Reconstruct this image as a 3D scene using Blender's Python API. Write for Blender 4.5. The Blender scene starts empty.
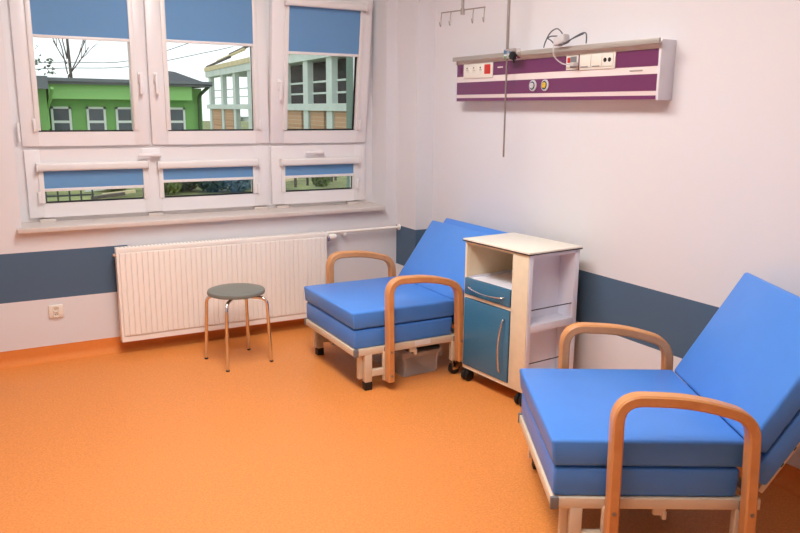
import bpy, bmesh, math, random
from mathutils import Vector, Matrix
random.seed(7)
C = bpy.context.scene.collection
PI = math.pi
R = math.radians
WX = 0.025            # the right wall's face

# ------------------------------------------------------------------ materials
def lin(c):
    c = c / 255.0
    return c / 12.92 if c <= 0.04045 else ((c + 0.055) / 1.055) ** 2.4
def rgb(r, g, b): return (lin(r), lin(g), lin(b), 1.0)

def mat(name, col, rough=0.5, metal=0.0, spec=0.5, noise=0.0, nscale=40.0, bump=0.0, bscale=200.0, emit=None, estr=0.0, coat=0.0):
    m = bpy.data.materials.new(name); m.use_nodes = True
    nt = m.node_tree; N = nt.nodes; L = nt.links
    p = N['Principled BSDF']
    p.inputs['Base Color'].default_value = col
    p.inputs['Roughness'].default_value = rough
    p.inputs['Metallic'].default_value = metal
    p.inputs['Specular IOR Level'].default_value = spec
    p.inputs['Coat Weight'].default_value = coat
    if emit:
        p.inputs['Emission Color'].default_value = emit
        p.inputs['Emission Strength'].default_value = estr
    tc = N.new('ShaderNodeTexCoord')
    if noise > 0:
        n = N.new('ShaderNodeTexNoise'); n.inputs['Scale'].default_value = nscale; n.inputs['Detail'].default_value = 4
        L.new(tc.outputs['Object'], n.inputs['Vector'])
        r = N.new('ShaderNodeMapRange'); r.inputs['From Min'].default_value = 0.3; r.inputs['From Max'].default_value = 0.7
        r.inputs['To Min'].default_value = 1 - noise; r.inputs['To Max'].default_value = 1 + noise
        L.new(n.outputs['Fac'], r.inputs['Value'])
        mx = N.new('ShaderNodeVectorMath'); mx.operation = 'SCALE'
        mx.inputs[0].default_value = col[:3]
        L.new(r.outputs['Result'], mx.inputs['Scale'])
        L.new(mx.outputs['Vector'], p.inputs['Base Color'])
    if bump > 0:
        n2 = N.new('ShaderNodeTexNoise'); n2.inputs['Scale'].default_value = bscale; n2.inputs['Detail'].default_value = 3
        L.new(tc.outputs['Object'], n2.inputs['Vector'])
        b = N.new('ShaderNodeBump'); b.inputs['Strength'].default_value = bump; b.inputs['Distance'].default_value = 0.002
        L.new(n2.outputs['Fac'], b.inputs['Height']); L.new(b.outputs['Normal'], p.inputs['Normal'])
    return m

def wall_mat(name, base, band, zb, zt, axis=None, lo=None, hi=None):
    """painted wall with a painted dado band between zb and zt; the band may stop along an axis"""
    m = mat(name, base, 0.62, spec=0.25, bump=0.08, bscale=260)
    nt = m.node_tree; N = nt.nodes; L = nt.links; p = N['Principled BSDF']
    g = N.new('ShaderNodeNewGeometry'); s = N.new('ShaderNodeSeparateXYZ'); L.new(g.outputs['Position'], s.inputs[0])
    def cmp(out, op, v):
        k = N.new('ShaderNodeMath'); k.operation = op; k.inputs[1].default_value = v; L.new(out, k.inputs[0]); return k.outputs[0]
    def mul(a, b):
        k = N.new('ShaderNodeMath'); k.operation = 'MULTIPLY'; L.new(a, k.inputs[0]); L.new(b, k.inputs[1]); return k.outputs[0]
    f = mul(cmp(s.outputs['Z'], 'GREATER_THAN', zb), cmp(s.outputs['Z'], 'LESS_THAN', zt))
    if axis is not None:
        if hi is not None: f = mul(f, cmp(s.outputs[axis], 'LESS_THAN', hi))
        if lo is not None: f = mul(f, cmp(s.outputs[axis], 'GREATER_THAN', lo))
    mx = N.new('ShaderNodeMix'); mx.data_type = 'RGBA'
    mx.inputs['A'].default_value = base; mx.inputs['B'].default_value = band
    L.new(f, mx.inputs['Factor']); L.new(mx.outputs['Result'], p.inputs['Base Color'])
    return m

def floor_mat():
    m = mat('orange_vinyl', rgb(226, 128, 48), 0.42, spec=0.35)
    nt = m.node_tree; N = nt.nodes; L = nt.links; p = N['Principled BSDF']
    tc = N.new('ShaderNodeTexCoord')
    v = N.new('ShaderNodeTexVoronoi'); v.inputs['Scale'].default_value = 150
    n = N.new('ShaderNodeTexNoise'); n.inputs['Scale'].default_value = 120; n.inputs['Detail'].default_value = 5
    L.new(tc.outputs['Object'], v.inputs['Vector']); L.new(tc.outputs['Object'], n.inputs['Vector'])
    r1 = N.new('ShaderNodeValToRGB')
    r1.color_ramp.elements[0].position = 0.36; r1.color_ramp.elements[0].color = rgb(224, 134, 64)
    r1.color_ramp.elements[1].position = 0.64; r1.color_ramp.elements[1].color = rgb(236, 152, 80)
    L.new(n.outputs['Fac'], r1.inputs['Fac'])
    bw = N.new('ShaderNodeRGBToBW'); L.new(v.outputs['Color'], bw.inputs['Color'])
    gt = N.new('ShaderNodeMapRange'); gt.inputs['From Min'].default_value = 0.25; gt.inputs['From Max'].default_value = 0.8
    gt.inputs['To Min'].default_value = 0.95; gt.inputs['To Max'].default_value = 1.04
    L.new(bw.outputs['Val'], gt.inputs['Value'])
    sc = N.new('ShaderNodeVectorMath'); sc.operation = 'SCALE'
    L.new(r1.outputs['Color'], sc.inputs[0]); L.new(gt.outputs['Result'], sc.inputs['Scale'])
    L.new(sc.outputs['Vector'], p.inputs['Base Color'])
    b = N.new('ShaderNodeBump'); b.inputs['Strength'].default_value = 0.05; b.inputs['Distance'].default_value = 0.001
    L.new(n.outputs['Fac'], b.inputs['Height']); L.new(b.outputs['Normal'], p.inputs['Normal'])
    return m

def wood_mat():
    m = mat('beech', rgb(206, 138, 88), 0.38, spec=0.45)
    nt = m.node_tree; N = nt.nodes; L = nt.links; p = N['Principled BSDF']
    tc = N.new('ShaderNodeTexCoord'); mp = N.new('ShaderNodeMapping'); mp.inputs['Scale'].default_value = (5, 90, 5)
    L.new(tc.outputs['Object'], mp.inputs['Vector'])
    n = N.new('ShaderNodeTexNoise'); n.inputs['Scale'].default_value = 3; n.inputs['Detail'].default_value = 6
    L.new(mp.outputs['Vector'], n.inputs['Vector'])
    r = N.new('ShaderNodeValToRGB')
    r.color_ramp.elements[0].position = 0.3; r.color_ramp.elements[0].color = rgb(208, 141, 84)
    r.color_ramp.elements[1].position = 0.7; r.color_ramp.elements[1].color = rgb(222, 159, 102)
    L.new(n.outputs['Fac'], r.inputs['Fac']); L.new(r.outputs['Color'], p.inputs['Base Color'])
    return m

def glass_mat(name, refl=0.06, tint=(0.96, 0.98, 0.97, 1)):
    m = bpy.data.materials.new(name); m.use_nodes = True
    nt = m.node_tree; N = nt.nodes; L = nt.links; N.clear()
    o = N.new('ShaderNodeOutputMaterial'); t = N.new('ShaderNodeBsdfTransparent'); t.inputs['Color'].default_value = tint
    g = N.new('ShaderNodeBsdfGlossy'); g.inputs['Roughness'].default_value = 0.02
    f = N.new('ShaderNodeFresnel'); f.inputs['IOR'].default_value = 1.35
    mx = N.new('ShaderNodeMixShader'); L.new(f.outputs[0], mx.inputs[0]); L.new(t.outputs[0], mx.inputs[1]); L.new(g.outputs[0], mx.inputs[2])
    L.new(mx.outputs[0], o.inputs[0]); return m

def fabric_mat():
    m = mat('blind_fabric', rgb(122, 168, 210), 0.85, spec=0.1)
    nt = m.node_tree; N = nt.nodes; L = nt.links; p = N['Principled BSDF']; o = N['Material Output']
    t = N.new('ShaderNodeBsdfTranslucent'); t.inputs['Color'].default_value = rgb(120, 180, 240)
    mx = N.new('ShaderNodeMixShader'); mx.inputs[0].default_value = 0.22
    L.new(p.outputs[0], mx.inputs[1]); L.new(t.outputs[0], mx.inputs[2]); L.new(mx.outputs[0], o.inputs[0])
    return m

def plastic_clear():
    m = bpy.data.materials.new('clear_plastic'); m.use_nodes = True
    nt = m.node_tree; N = nt.nodes; L = nt.links; p = N['Principled BSDF']; o = N['Material Output']
    p.inputs['Base Color'].default_value = rgb(240, 238, 236); p.inputs['Roughness'].default_value = 0.3
    t = N.new('ShaderNodeBsdfTransparent'); mx = N.new('ShaderNodeMixShader'); mx.inputs[0].default_value = 0.22
    L.new(t.outputs[0], mx.inputs[1]); L.new(p.outputs[0], mx.inputs[2]); L.new(mx.outputs[0], o.inputs[0]); return m

def brick_mat():
    m = mat('brick', rgb(170, 120, 90), 0.85, spec=0.1)
    nt = m.node_tree; N = nt.nodes; L = nt.links; p = N['Principled BSDF']
    tc = N.new('ShaderNodeTexCoord'); mp = N.new('ShaderNodeMapping'); mp.inputs['Rotation'].default_value = (R(90), 0, R(90))
    b = N.new('ShaderNodeTexBrick'); b.inputs['Scale'].default_value = 1.0
    b.inputs['Brick Width'].default_value = 0.5; b.inputs['Row Height'].default_value = 0.2; b.inputs['Mortar Size'].default_value = 0.012
    b.inputs['Color1'].default_value = rgb(206, 164, 132); b.inputs['Color2'].default_value = rgb(186, 144, 112); b.inputs['Mortar'].default_value = rgb(205, 190, 170)
    s = N.new('ShaderNodeSeparateXYZ'); c = N.new('ShaderNodeCombineXYZ')
    L.new(tc.outputs['Object'], s.inputs[0]); L.new(s.outputs['Y'], c.inputs['X']); L.new(s.outputs['Z'], c.inputs['Y'])
    L.new(c.outputs[0], b.inputs['Vector']); L.new(b.outputs['Color'], p.inputs['Base Color']); return m

PAINT = rgb(226, 224, 227)
BAND = rgb(82, 106, 130)
M = dict(
    wall_back=wall_mat('wall_paint_back', PAINT, BAND, 0.3855, 0.677, 'X', hi=-2.02),
    wall_pier=wall_mat('wall_paint_corner', PAINT, BAND, 0.3855, 0.677),
    wall_right=wall_mat('wall_paint_right', PAINT, BAND, 0.379, 0.669),
    wall=mat('wall_paint', PAINT, 0.62, spec=0.25),
    ceiling=mat('ceiling_paint', rgb(240, 240, 238), 0.8, spec=0.1),
    floor=floor_mat(), wood=wood_mat(),
    skirt=mat('orange_skirting', rgb(228, 138, 68), 0.6, spec=0.2, noise=0.03, nscale=60),
    upvc=mat('white_upvc', rgb(235, 231, 232), 0.3, spec=0.5),
    gasket=mat('gasket', rgb(20, 20, 22), 0.6), glass=glass_mat('window_glass'),
    sill=mat('sill_stone', rgb(214, 203, 196), 0.35, noise=0.03),
    fabric=fabric_mat(), rail=mat('blind_rail', rgb(232, 228, 226), 0.35),
    radiator=mat('radiator_enamel', rgb(252, 246, 238), 0.28, spec=0.5),
    blue=mat('blue_leatherette', rgb(78, 140, 226), 0.36, spec=0.35, noise=0.02, nscale=8, bump=0.06, bscale=400),
    seam=mat('blue_seam', rgb(30, 70, 150), 0.6),
    cream=mat('cream_metal', rgb(222, 206, 182), 0.42),
    black=mat('black_rubber', rgb(18, 18, 20), 0.5), dark=mat('dark_plastic', rgb(42, 44, 46), 0.45),
    grey=mat('grey_plastic', rgb(120, 122, 124), 0.45),
    chrome=mat('chrome', rgb(225, 222, 218), 0.14, metal=1.0),
    steel=mat('brushed_steel', rgb(150, 146, 140), 0.34, metal=0.85),
    rod=mat('rod_steel', rgb(168, 158, 152), 0.3, metal=0.8),
    seat=mat('grey_vinyl', rgb(120, 123, 115), 0.45, noise=0.03, nscale=12),
    cab=mat('cabinet_cream', rgb(232, 217, 188), 0.42, noise=0.035, nscale=22), cabwhite=mat('cabinet_white', rgb(240, 240, 250), 0.35),
    cabtop=mat('cabinet_top', rgb(243, 236, 220), 0.35), edge=mat('dark_edge', rgb(44, 32, 30), 0.5),
    teal=mat('teal_front', rgb(62, 118, 152), 0.24, spec=0.5, noise=0.02, nscale=10),
    purple=mat('purple_panel', rgb(110, 44, 92), 0.35), panelwhite=mat('panel_white', rgb(238, 224, 220), 0.35),
    cap=mat('panel_cap', rgb(222, 220, 226), 0.4),
    alu=mat('rail_alu', rgb(176, 168, 160), 0.4, metal=0.25),
    socket=mat('socket_white', rgb(236, 230, 218), 0.35), red=mat('red_switch', rgb(205, 50, 40), 0.35),
    silver=mat('silver_ring', rgb(205, 205, 210), 0.3), yellow=mat('yellow_ring', rgb(222, 190, 70), 0.35),
    cable=mat('grey_cable', rgb(92, 98, 106), 0.45), cablepale=mat('pale_cable', rgb(205, 202, 202), 0.45),
    clear=plastic_clear(),
    lamp=mat('fill_lamp_diffuser', rgb(255, 250, 240), 0.5, emit=(1.0, 1.0, 0.98, 1), estr=22.0),  # glow of the added overhead fill lamps
    sticker=mat('sticker', rgb(236, 232, 226), 0.5),
    # outdoors
    green=mat('green_render', rgb(126, 180, 104), 0.8, noise=0.05, nscale=3), green2=mat('pale_green_render', rgb(150, 206, 126), 0.8),
    roof=mat('grey_roof', rgb(112, 118, 124), 0.6, noise=0.06, nscale=2), roofdark=mat('dark_roof', rgb(70, 74, 80), 0.8, noise=0.12, nscale=4),
    soffit=mat('green_soffit', rgb(70, 96, 62), 0.8),
    extwhite=mat('outdoor_white', rgb(225, 232, 228), 0.5), extglass=mat('dark_window_glass', rgb(66, 76, 84), 0.12, spec=0.6, noise=0.25, nscale=1.5),
    concrete=mat('concrete', rgb(206, 216, 210), 0.85, noise=0.08, nscale=1.2), brick=brick_mat(),
    timber=mat('timber', rgb(214, 198, 158), 0.75, noise=0.12, nscale=3), shade_backing=mat('interior_shade_colour', rgb(70, 68, 68), 0.9, noise=0.15, nscale=1.0),
    bark=mat('bark', rgb(98, 88, 84), 0.9, noise=0.15, nscale=6), leaf=mat('leaf', rgb(96, 112, 88), 0.7, noise=0.3, nscale=3),
    bush1=mat('bush_olive', rgb(112, 128, 72), 0.8, noise=0.35, nscale=2.5), bush2=mat('bush_dark', rgb(64, 84, 66), 0.8, noise=0.35, nscale=2.5),
    bush3=mat('bush_blue', rgb(96, 118, 124), 0.8, noise=0.3, nscale=2.5),
    grass=mat('grass', rgb(124, 130, 82), 0.9, noise=0.5, nscale=1.1), wing=mat('grey_green_render', rgb(104, 124, 112), 0.85, noise=0.06, nscale=3),
    fence=mat('fence_metal', rgb(60, 66, 66), 0.5), wire=mat('wire', rgb(120, 122, 126), 0.6),
)

# ------------------------------------------------------------------ mesh helpers
def box(bm, x0, x1, y0, y1, z0, z1, bev=0.0, seg=2, mi=0, mtx=None):
    r = bmesh.ops.create_cube(bm, size=1.0)
    vs = r['verts']
    for v in vs:
        v.co = Vector(((x0 + x1) / 2 + v.co.x * (x1 - x0), (y0 + y1) / 2 + v.co.y * (y1 - y0), (z0 + z1) / 2 + v.co.z * (z1 - z0)))
    return _fin(bm, vs, bev, seg, mi, mtx)
def _fin(bm, vs, bev, seg, mi, mtx):
    fs = set(f for v in vs for f in v.link_faces)
    for f in fs: f.material_index = mi
    if bev > 0:
        es = list(set(e for v in vs for e in v.link_edges))
        r = bmesh.ops.bevel(bm, geom=es, offset=bev, segments=seg, profile=0.5, affect='EDGES')
        nv = set(r['verts']) | set(v for v in vs if v.is_valid)
        for f in r['faces']: f.material_index = mi
        vs = [v for v in nv if v.is_valid]
    if mtx is not None:
        for v in set(vs): v.co = mtx @ v.co
    return list(vs)
def hexa(bm, c8, bev=0.0, seg=2, mi=0):
    """box from 8 corners: bottom 4 ccw, top 4 ccw"""
    vs = [bm.verts.new(c) for c in c8]
    for q in ((3, 2, 1, 0), (4, 5, 6, 7), (0, 1, 5, 4), (1, 2, 6, 5), (2, 3, 7, 6), (3, 0, 4, 7)):
        bm.faces.new([vs[i] for i in q])
    return _fin(bm, vs, bev, seg, mi, None)
def tube(bm, pts, r, seg=10, mi=0, closed=False):
    pts = [Vector(p) for p in pts]; n = len(pts); rings = []
    up = None
    for i, p in enumerate(pts):
        a = pts[max(i - 1, 0)]; b = pts[min(i + 1, n - 1)]
        t = (b - a).normalized()
        if up is None:
            up = Vector((0, 0, 1)) if abs(t.z) < 0.9 else Vector((1, 0, 0))
        x = t.cross(up).normalized(); y = x.cross(t).normalized(); up = y
        rr = r[i] if isinstance(r, (list, tuple)) else r
        rings.append([bm.verts.new(p + (x * math.cos(2 * PI * k / seg) + y * math.sin(2 * PI * k / seg)) * rr) for k in range(seg)])
    for i in range(n - 1):
        for k in range(seg):
            f = bm.faces.new((rings[i][k], rings[i][(k + 1) % seg], rings[i + 1][(k + 1) % seg], rings[i + 1][k])); f.material_index = mi
    for f in (bm.faces.new(rings[0][::-1]), bm.faces.new(rings[-1])): f.material_index = mi
def lathe(bm, prof, c=(0, 0, 0), seg=32, axis='Z', mi=0):
    c = Vector(c)
    def P(r, h, a):
        x, y = r * math.cos(a), r * math.sin(a)
        return c + {'Z': Vector((x, y, h)), 'X': Vector((h, x, y)), 'Y': Vector((y, h, x))}[axis]
    rings = []
    for r, h in prof:
        rings.append([bm.verts.new(P(0, h, 0))] if r < 1e-6 else [bm.verts.new(P(r, h, 2 * PI * k / seg)) for k in range(seg)])
    for a, b in zip(rings, rings[1:]):
        for k in range(seg):
            q = []
            for v in (a[k % len(a)], a[(k + 1) % len(a)], b[(k + 1) % len(b)], b[k % len(b)]):
                if v not in q: q.append(v)
            if len(q) > 2:
                f = bm.faces.new(q); f.material_index = mi
    for rg, rev in ((rings[0], True), (rings[-1], False)):
        if len(rg) > 1:
            f = bm.faces.new(rg[::-1] if rev else rg); f.material_index = mi
def smooth_path(pts, n=8):
    """Catmull-Rom through the points"""
    P = [Vector(p) for p in pts]; out = []
    for i in range(len(P) - 1):
        p0 = P[max(i - 1, 0)]; p1 = P[i]; p2 = P[i + 1]; p3 = P[min(i + 2, len(P) - 1)]
        for k in range(n):
            t = k / n
            out.append(0.5 * ((2 * p1) + (p2 - p0) * t + (2 * p0 - 5 * p1 + 4 * p2 - p3) * t * t + (3 * p1 - p0 - 3 * p2 + p3) * t ** 3))
    out.append(P[-1]); return out
def round_corners(pts, rad, n=7):
    P = [Vector(p) for p in pts]; out = [P[0]]
    for i in range(1, len(P) - 1):
        r = rad[i - 1] if isinstance(rad, (list, tuple)) else rad
        a = (P[i - 1] - P[i]); b = (P[i + 1] - P[i]); r = min(r, a.length * .49, b.length * .49)
        s = P[i] + a.normalized() * r; e = P[i] + b.normalized() * r
        for k in range(n + 1):
            t = k / n; out.append((1 - t) ** 2 * s + 2 * t * (1 - t) * P[i] + t * t * e)
    out.append(P[-1]); return out

def obj(name, bm, mats, parent=None, angle=35, loc=None):
    bmesh.ops.recalc_face_normals(bm, faces=bm.faces)
    me = bpy.data.meshes.new(name); bm.to_mesh(me); bm.free()
    for m_ in (mats if isinstance(mats, (list, tuple)) else [mats]): me.materials.append(m_)
    me.polygons.foreach_set('use_smooth', [True] * len(me.polygons))
    me.set_sharp_from_angle(angle=R(angle))
    o = bpy.data.objects.new(name, me); C.objects.link(o)
    if parent: o.parent = parent
    if loc: o.location = loc
    return o
def new(): return bmesh.new()
def thing(name, label, cat, loc=(0, 0, 0), rz=0.0, group=None):
    o = bpy.data.objects.new(name, None); o.empty_display_size = 0.1; C.objects.link(o)
    o.location = loc; o.rotation_euler = (0, 0, rz); tag(o, label, cat, group); return o
def tag(o, label, cat, group=None):
    o['label'] = label; o['category'] = cat
    if group: o['group'] = group
    return o
def struct(name, bm, m, parent=None, angle=35):
    o = obj(name, bm, m, parent, angle)
    if not parent: o['kind'] = 'structure'
    return o
def bx(*a, **k):
    bm = new(); box(bm, *a, **k); return bm
def dup(root, loc, rz, label, group=None):
    r = root.copy(); C.objects.link(r); r.location = loc; r.rotation_euler = (0, 0, rz); r['label'] = label
    if group: r['group'] = group
    for ch in list(root.children):
        c = ch.copy(); C.objects.link(c); c.parent = r
        for g in list(ch.children):
            d = g.copy(); C.objects.link(d); d.parent = c
    return r

# ------------------------------------------------------------------ the room
HC = 2.95
XL, YF = -4.6, -6.6
struct('floor', bx(XL, WX, YF, 0, -0.1, 0), M['floor'])
struct('ceiling', bx(XL - .2, WX + .2, YF - .2, .34, HC, HC + .1), M['ceiling'])
b = new()      # window wall with its opening
wx0, wx1, wz0, wz1, wd = -2.597, -0.203, 0.795, 2.42, 0.34
box(b, XL - .2, wx0, 0, wd, -.1, HC); box(b, wx1, WX + .2, 0, wd, -.1, HC)
box(b, wx0, wx1, 0, wd, -.1, wz0); box(b, wx0, wx1, 0, wd, wz1, HC)
struct('wall_back', b, M['wall_back'])
struct('wall_right', bx(WX, WX + .2, YF - .2, 0, -.1, HC), M['wall_right'])
struct('wall_left', bx(XL - .2, XL, YF - .2, 0, -.1, HC), M['wall'])
struct('wall_front', bx(XL, WX, YF - .2, YF, -.1, HC), M['wall'])
PX, PY = -0.111, -0.281
struct('wall_corner', bx(PX, WX, PY, 0, 0, HC), M['wall_pier'])
def cove(name, p0, p1, n):
    """vinyl floor covering turned up the wall, with its small cove"""
    b = new(); prof = [(0.0, 0.095), (0.003, 0.095)] + [(.003 + .045 * (1 - math.cos(R(a))), .0455 - .045 * math.sin(R(a))) for a in range(0, 91, 10)] + [(0.048, 0.0), (0.0, 0.0)]
    p0 = Vector(p0); p1 = Vector(p1); n = Vector(n)
    A = [b.verts.new(p0 + n * d + Vector((0, 0, z))) for d, z in prof]; B = [b.verts.new(p1 + n * d + Vector((0, 0, z))) for d, z in prof]
    for i in range(len(prof)):
        j = (i + 1) % len(prof); b.faces.new((A[i], A[j], B[j], B[i]))
    b.faces.new(A); b.faces.new(B[::-1])
    return struct(name, b, M['skirt'], angle=60)
cove('baseboard_back', (XL, 0, 0), (PX, 0, 0), (0, -1, 0))
cove('baseboard_right', (WX, PY, 0), (WX, YF, 0), (-1, 0, 0))
cove('baseboard_left', (XL, 0, 0), (XL, YF, 0), (1, 0, 0))
cove('baseboard_corner', (PX, PY, 0), (WX, PY, 0), (0, -1, 0))
cove('baseboard_corner_side', (PX, 0, 0), (PX, PY, 0), (-1, 0, 0))
b = new(); box(b, -2.622, -0.228, -0.05, 0.0, 0.795, 0.823, bev=.004); box(b, wx0, wx1, -0.002, 0.235, 0.795, 0.823)
struct('trim_1', b, M['sill'])

# ------------------------------------------------------------------ window
SC = (4.8351 + .19) / (4.8351 + .09)
def wxs(x): return -2.7842 + (x + 2.7842) * SC
def wzs(z): return 1.5175 + (z - 1.5175) * SC
win = bpy.data.objects.new('window_1', None); C.objects.link(win); win['kind'] = 'structure'
FY0, FY1 = 0.215, 0.285
zt = 2.42
b = new()
fx0, fx1 = wx0 + .0, wx1
z_tr = wzs(1.272)
x_m1 = wxs(-1.818); x_m2 = wxs(-1.045)
box(b, fx0, wxs(-2.50), FY0, FY1, .823, zt, bev=.003); box(b, wxs(-.375), fx1, FY0, FY1, .823, zt, bev=.003)
box(b, fx0, fx1, FY0 + .002, FY1, zt - .07, zt, bev=.003); box(b, fx0, fx1, FY0 + .002, FY1, .823, wzs(.92), bev=.003)
box(b, fx0, fx1, FY0 + .001, FY1, z_tr - .055, z_tr + .055, bev=.003)
box(b, x_m1 - .05, x_m1 + .05, FY0, FY1, z_tr, zt, bev=.003); box(b, x_m2 - .05, x_m2 + .05, FY0, FY1, .823, zt, bev=.003)
obj('window_frame', b, M['upvc'], win)
SY0, SY1 = 0.19, 0.255
def sash(x0, x1, z0, z1, panes, tilt=0.0, gr=.003):
    """a casement: profile with its openings, gasket, panes; origin at the bottom edge"""
    px = (x0 + x1) / 2; O = Vector((px, SY0 + .03, z0))
    b = new(); xs = [x0] + [v for p in panes for v in p[:2]] + [x1]
    g0, g1 = panes[0][2], panes[0][3]
    def bb(a0, a1, c0, c1, y0=SY0, y1=SY1, bev=.006, mi=0):
        box(b, a0 - O.x, a1 - O.x, y0 - O.y, y1 - O.y, c0 - O.z, c1 - O.z, bev=bev, mi=mi)
    for i in range(0, len(xs), 2): bb(xs[i], xs[i + 1], z0, z1)
    for p in panes:
        bb(p[0] - .004, p[1] + .004, z0, g0, bev=.0); bb(p[0] - .004, p[1] + .004, g1, z1, bev=0)
        t = .010      # black gasket ring inside the opening
        if gr > 0: bb(p[0] - .002, p[0] + .002, g0, g1, SY0 + .026, SY0 + .036, 0, 1); bb(p[1] - gr, p[1] + .002, g0, g1, SY0 + .026, SY0 + .036, 0, 1)
        bb(p[0], p[1], g0 - .002, g0 + t, SY0 + .026, SY0 + .036, 0, 1); bb(p[0], p[1], g1 - t, g1 + .002, SY0 + .026, SY0 + .036, 0, 1)
    s = obj('sash', b, [M['upvc'], M['gasket']], win, loc=O)
    s.rotation_euler = (tilt, 0, 0)
    for p in panes:
        obj('pane', bx(p[0] + .002 - O.x, p[1] - .002 - O.x, .008, .012, g0 + .002 - O.z, g1 - .002 - O.z), M['glass'], s)
    return s, O
def handle(s, O, x, z, horiz=False):
    b = new(); y = SY0 - O.y
    if horiz:
        box(b, x - O.x - .03, x - O.x + .03, y - .012, y + .002, z - O.z - .014, z - O.z + .014, bev=.004)
        tube(b, [(x - O.x + .018, y - .01, z - O.z), (x - O.x + .018, y - .034, z - O.z)], .009)
        box(b, x - O.x - .115, x - O.x + .03, y - .046, y - .030, z - O.z - .010, z - O.z + .010, bev=.006, seg=3)
    else:
        box(b, x - O.x - .014, x - O.x + .014, y - .012, y + .002, z - O.z - .035, z - O.z + .035, bev=.004)
        tube(b, [(x - O.x, y - .01, z - O.z + .015), (x - O.x, y - .034, z - O.z + .015)], .009)
        box(b, x - O.x - .010, x - O.x + .010, y - .046, y - .030, z - O.z - .1, z - O.z + .028, bev=.006, seg=3)
    h = obj('handle', b, M['upvc'], s)
ZU0, ZU1 = wzs(1.284), 2.36
gu0, gu1 = wzs(1.367), 2.28
def W(*v): return [wxs(x) for x in v]
ul, Oul = sash(*W(-2.55, -1.826), ZU0, ZU1, [(*W(-2.456, -1.921), gu0, gu1)], gr=0)
um, Oum = sash(*W(-1.816, -1.049), ZU0, ZU1, [(*W(-1.712, -1.148), gu0, gu1)])
TILT = R(6.6)
ur, Our = sash(*W(-1.040, -.318), ZU0, wzs(2.29), [(*W(-.940, -.409), gu0, wzs(2.205))], TILT, .012)
ZL0, ZL1 = wzs(.862), wzs(1.264)
gl0, gl1 = wzs(.945), wzs(1.165)
ll, Oll = sash(*W(-2.545, -1.055), ZL0, ZL1, [(*W(-2.458, -1.884), gl0, gl1), (*W(-1.768, -1.166), gl0, gl1)])
lr, Olr = sash(*W(-1.038, -.325), ZL0, ZL1, [(*W(-.948, -.42), gl0, gl1)])
handle(ul, Oul, wxs(-1.868), wzs(1.69)); handle(um, Oum, wxs(-1.775), wzs(1.69)); handle(ur, Our, wxs(-.985), wzs(1.675))
handle(ll, Oll, wxs(-1.80), wzs(1.222), True); handle(lr, Olr, wxs(-.69), wzs(1.218), True)
for sx in (-2.45, -1.82, -1.12, -.96, -.42):      # hinge covers along the bottom rail
    b = new(); x = wxs(sx); box(b, x - .045, x + .045, SY0 + .0, FY0 + .004, ZL0 - .032, ZL0 - .008, bev=.004)
    obj('hinge_cover', b, M['sill'], win)
for hz in (1.38,):
    b = new(); tube(b, [(wxs(-2.562), SY0 - .006, wzs(1.31)), (wxs(-2.562), SY0 - .006, wzs(1.42))], .009); obj('hinge', b, M['upvc'], win)

def blind(label, x0, x1, zc, zbot, zg, O, rot=0.0, ztop=None, both=True, chain=1):
    """cassette roller blind fixed on a casement; x0,x1 the fabric; zc the cassette's underside"""
    t = thing('roller_blind', label, 'blind', O, 0, 'blue roller blinds on the window'); t.rotation_euler = (rot, 0, 0)
    ys = SY0 - O.y
    def rel(a, c, y0, y1, z0, z1, bev=.003): return bx(a - O.x, c - O.x, ys + y0, ys + y1, z0 - O.z, z1 - O.z, bev=bev)
    b = new()      # rounded cassette
    box(b, x0 - .032 - O.x, x1 + .032 - O.x, ys - .045, ys, zc - O.z, zc + .048 - O.z, bev=.014, seg=4)
    obj('cassette', b, M['rail'], t)
    for sx in (-1, 1):
        e = x0 - .034 if sx < 0 else x1 + .026
        obj('cassette_end', rel(e, e + .008, -.047, 0, zc - .002, zc + .05, .002), M['rail'], t)
        g0, g1 = (x0 - .026, x0 + .003) if sx < 0 else (x1 - .003, x1 + .026)
        obj('guide_rail', rel(g0, g1, -.012, 0, zg, zc + .004, .002), M['rail'], t)
    obj('fabric', rel(x0, x1, -.0055, -.0045, zbot, zc + .01, 0), M['fabric'], t)
    obj('bottom_bar', rel(x0 + .003, x1 - .003, -.0105, -.001, zbot - .018, zbot, .002), M['rail'], t)
    if chain:      # small chain weight hooked near the sash's lower corner
        b = new(); cx = x1 + .03 if chain > 0 else x0 - .03
        box(b, cx - .008 - O.x, cx + .008 - O.x, ys - .02, ys, zg - .005 - O.z, zg + .07 - O.z, bev=.005); obj('chain_tensioner', b, M['rail'], t)
    return t
Ob = lambda O: Vector(O)
zub = wzs(1.925)
blind('blue roller blind half drawn on the upper window before the green house', *W(-2.447, -1.914), 2.26, wzs(1.917), wzs(1.375), Oul, chain=-1)
blind('blue roller blind half drawn on the upper window between two others', *W(-1.700, -1.141), 2.26, wzs(1.926), wzs(1.375), Oum)
blind('blue roller blind on the tilted open upper window nearest the room corner', *W(-.930, -.409), wzs(2.178), wzs(1.893), wzs(1.375), Our, rot=TILT)
blind('short blue roller blind low under the window facing the metal railing', *W(-2.455, -1.882), wzs(1.140), wzs(1.036), wzs(.95), Oll, chain=-1)
blind('short blue roller blind low under the window facing the dark bushes', *W(-1.765, -1.168), wzs(1.134), wzs(1.062), wzs(.95), Oll)
blind('short blue roller blind low above the radiator end facing yellow grass', *W(-.946, -.42), wzs(1.130), wzs(1.060), wzs(.95), Olr)

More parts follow.
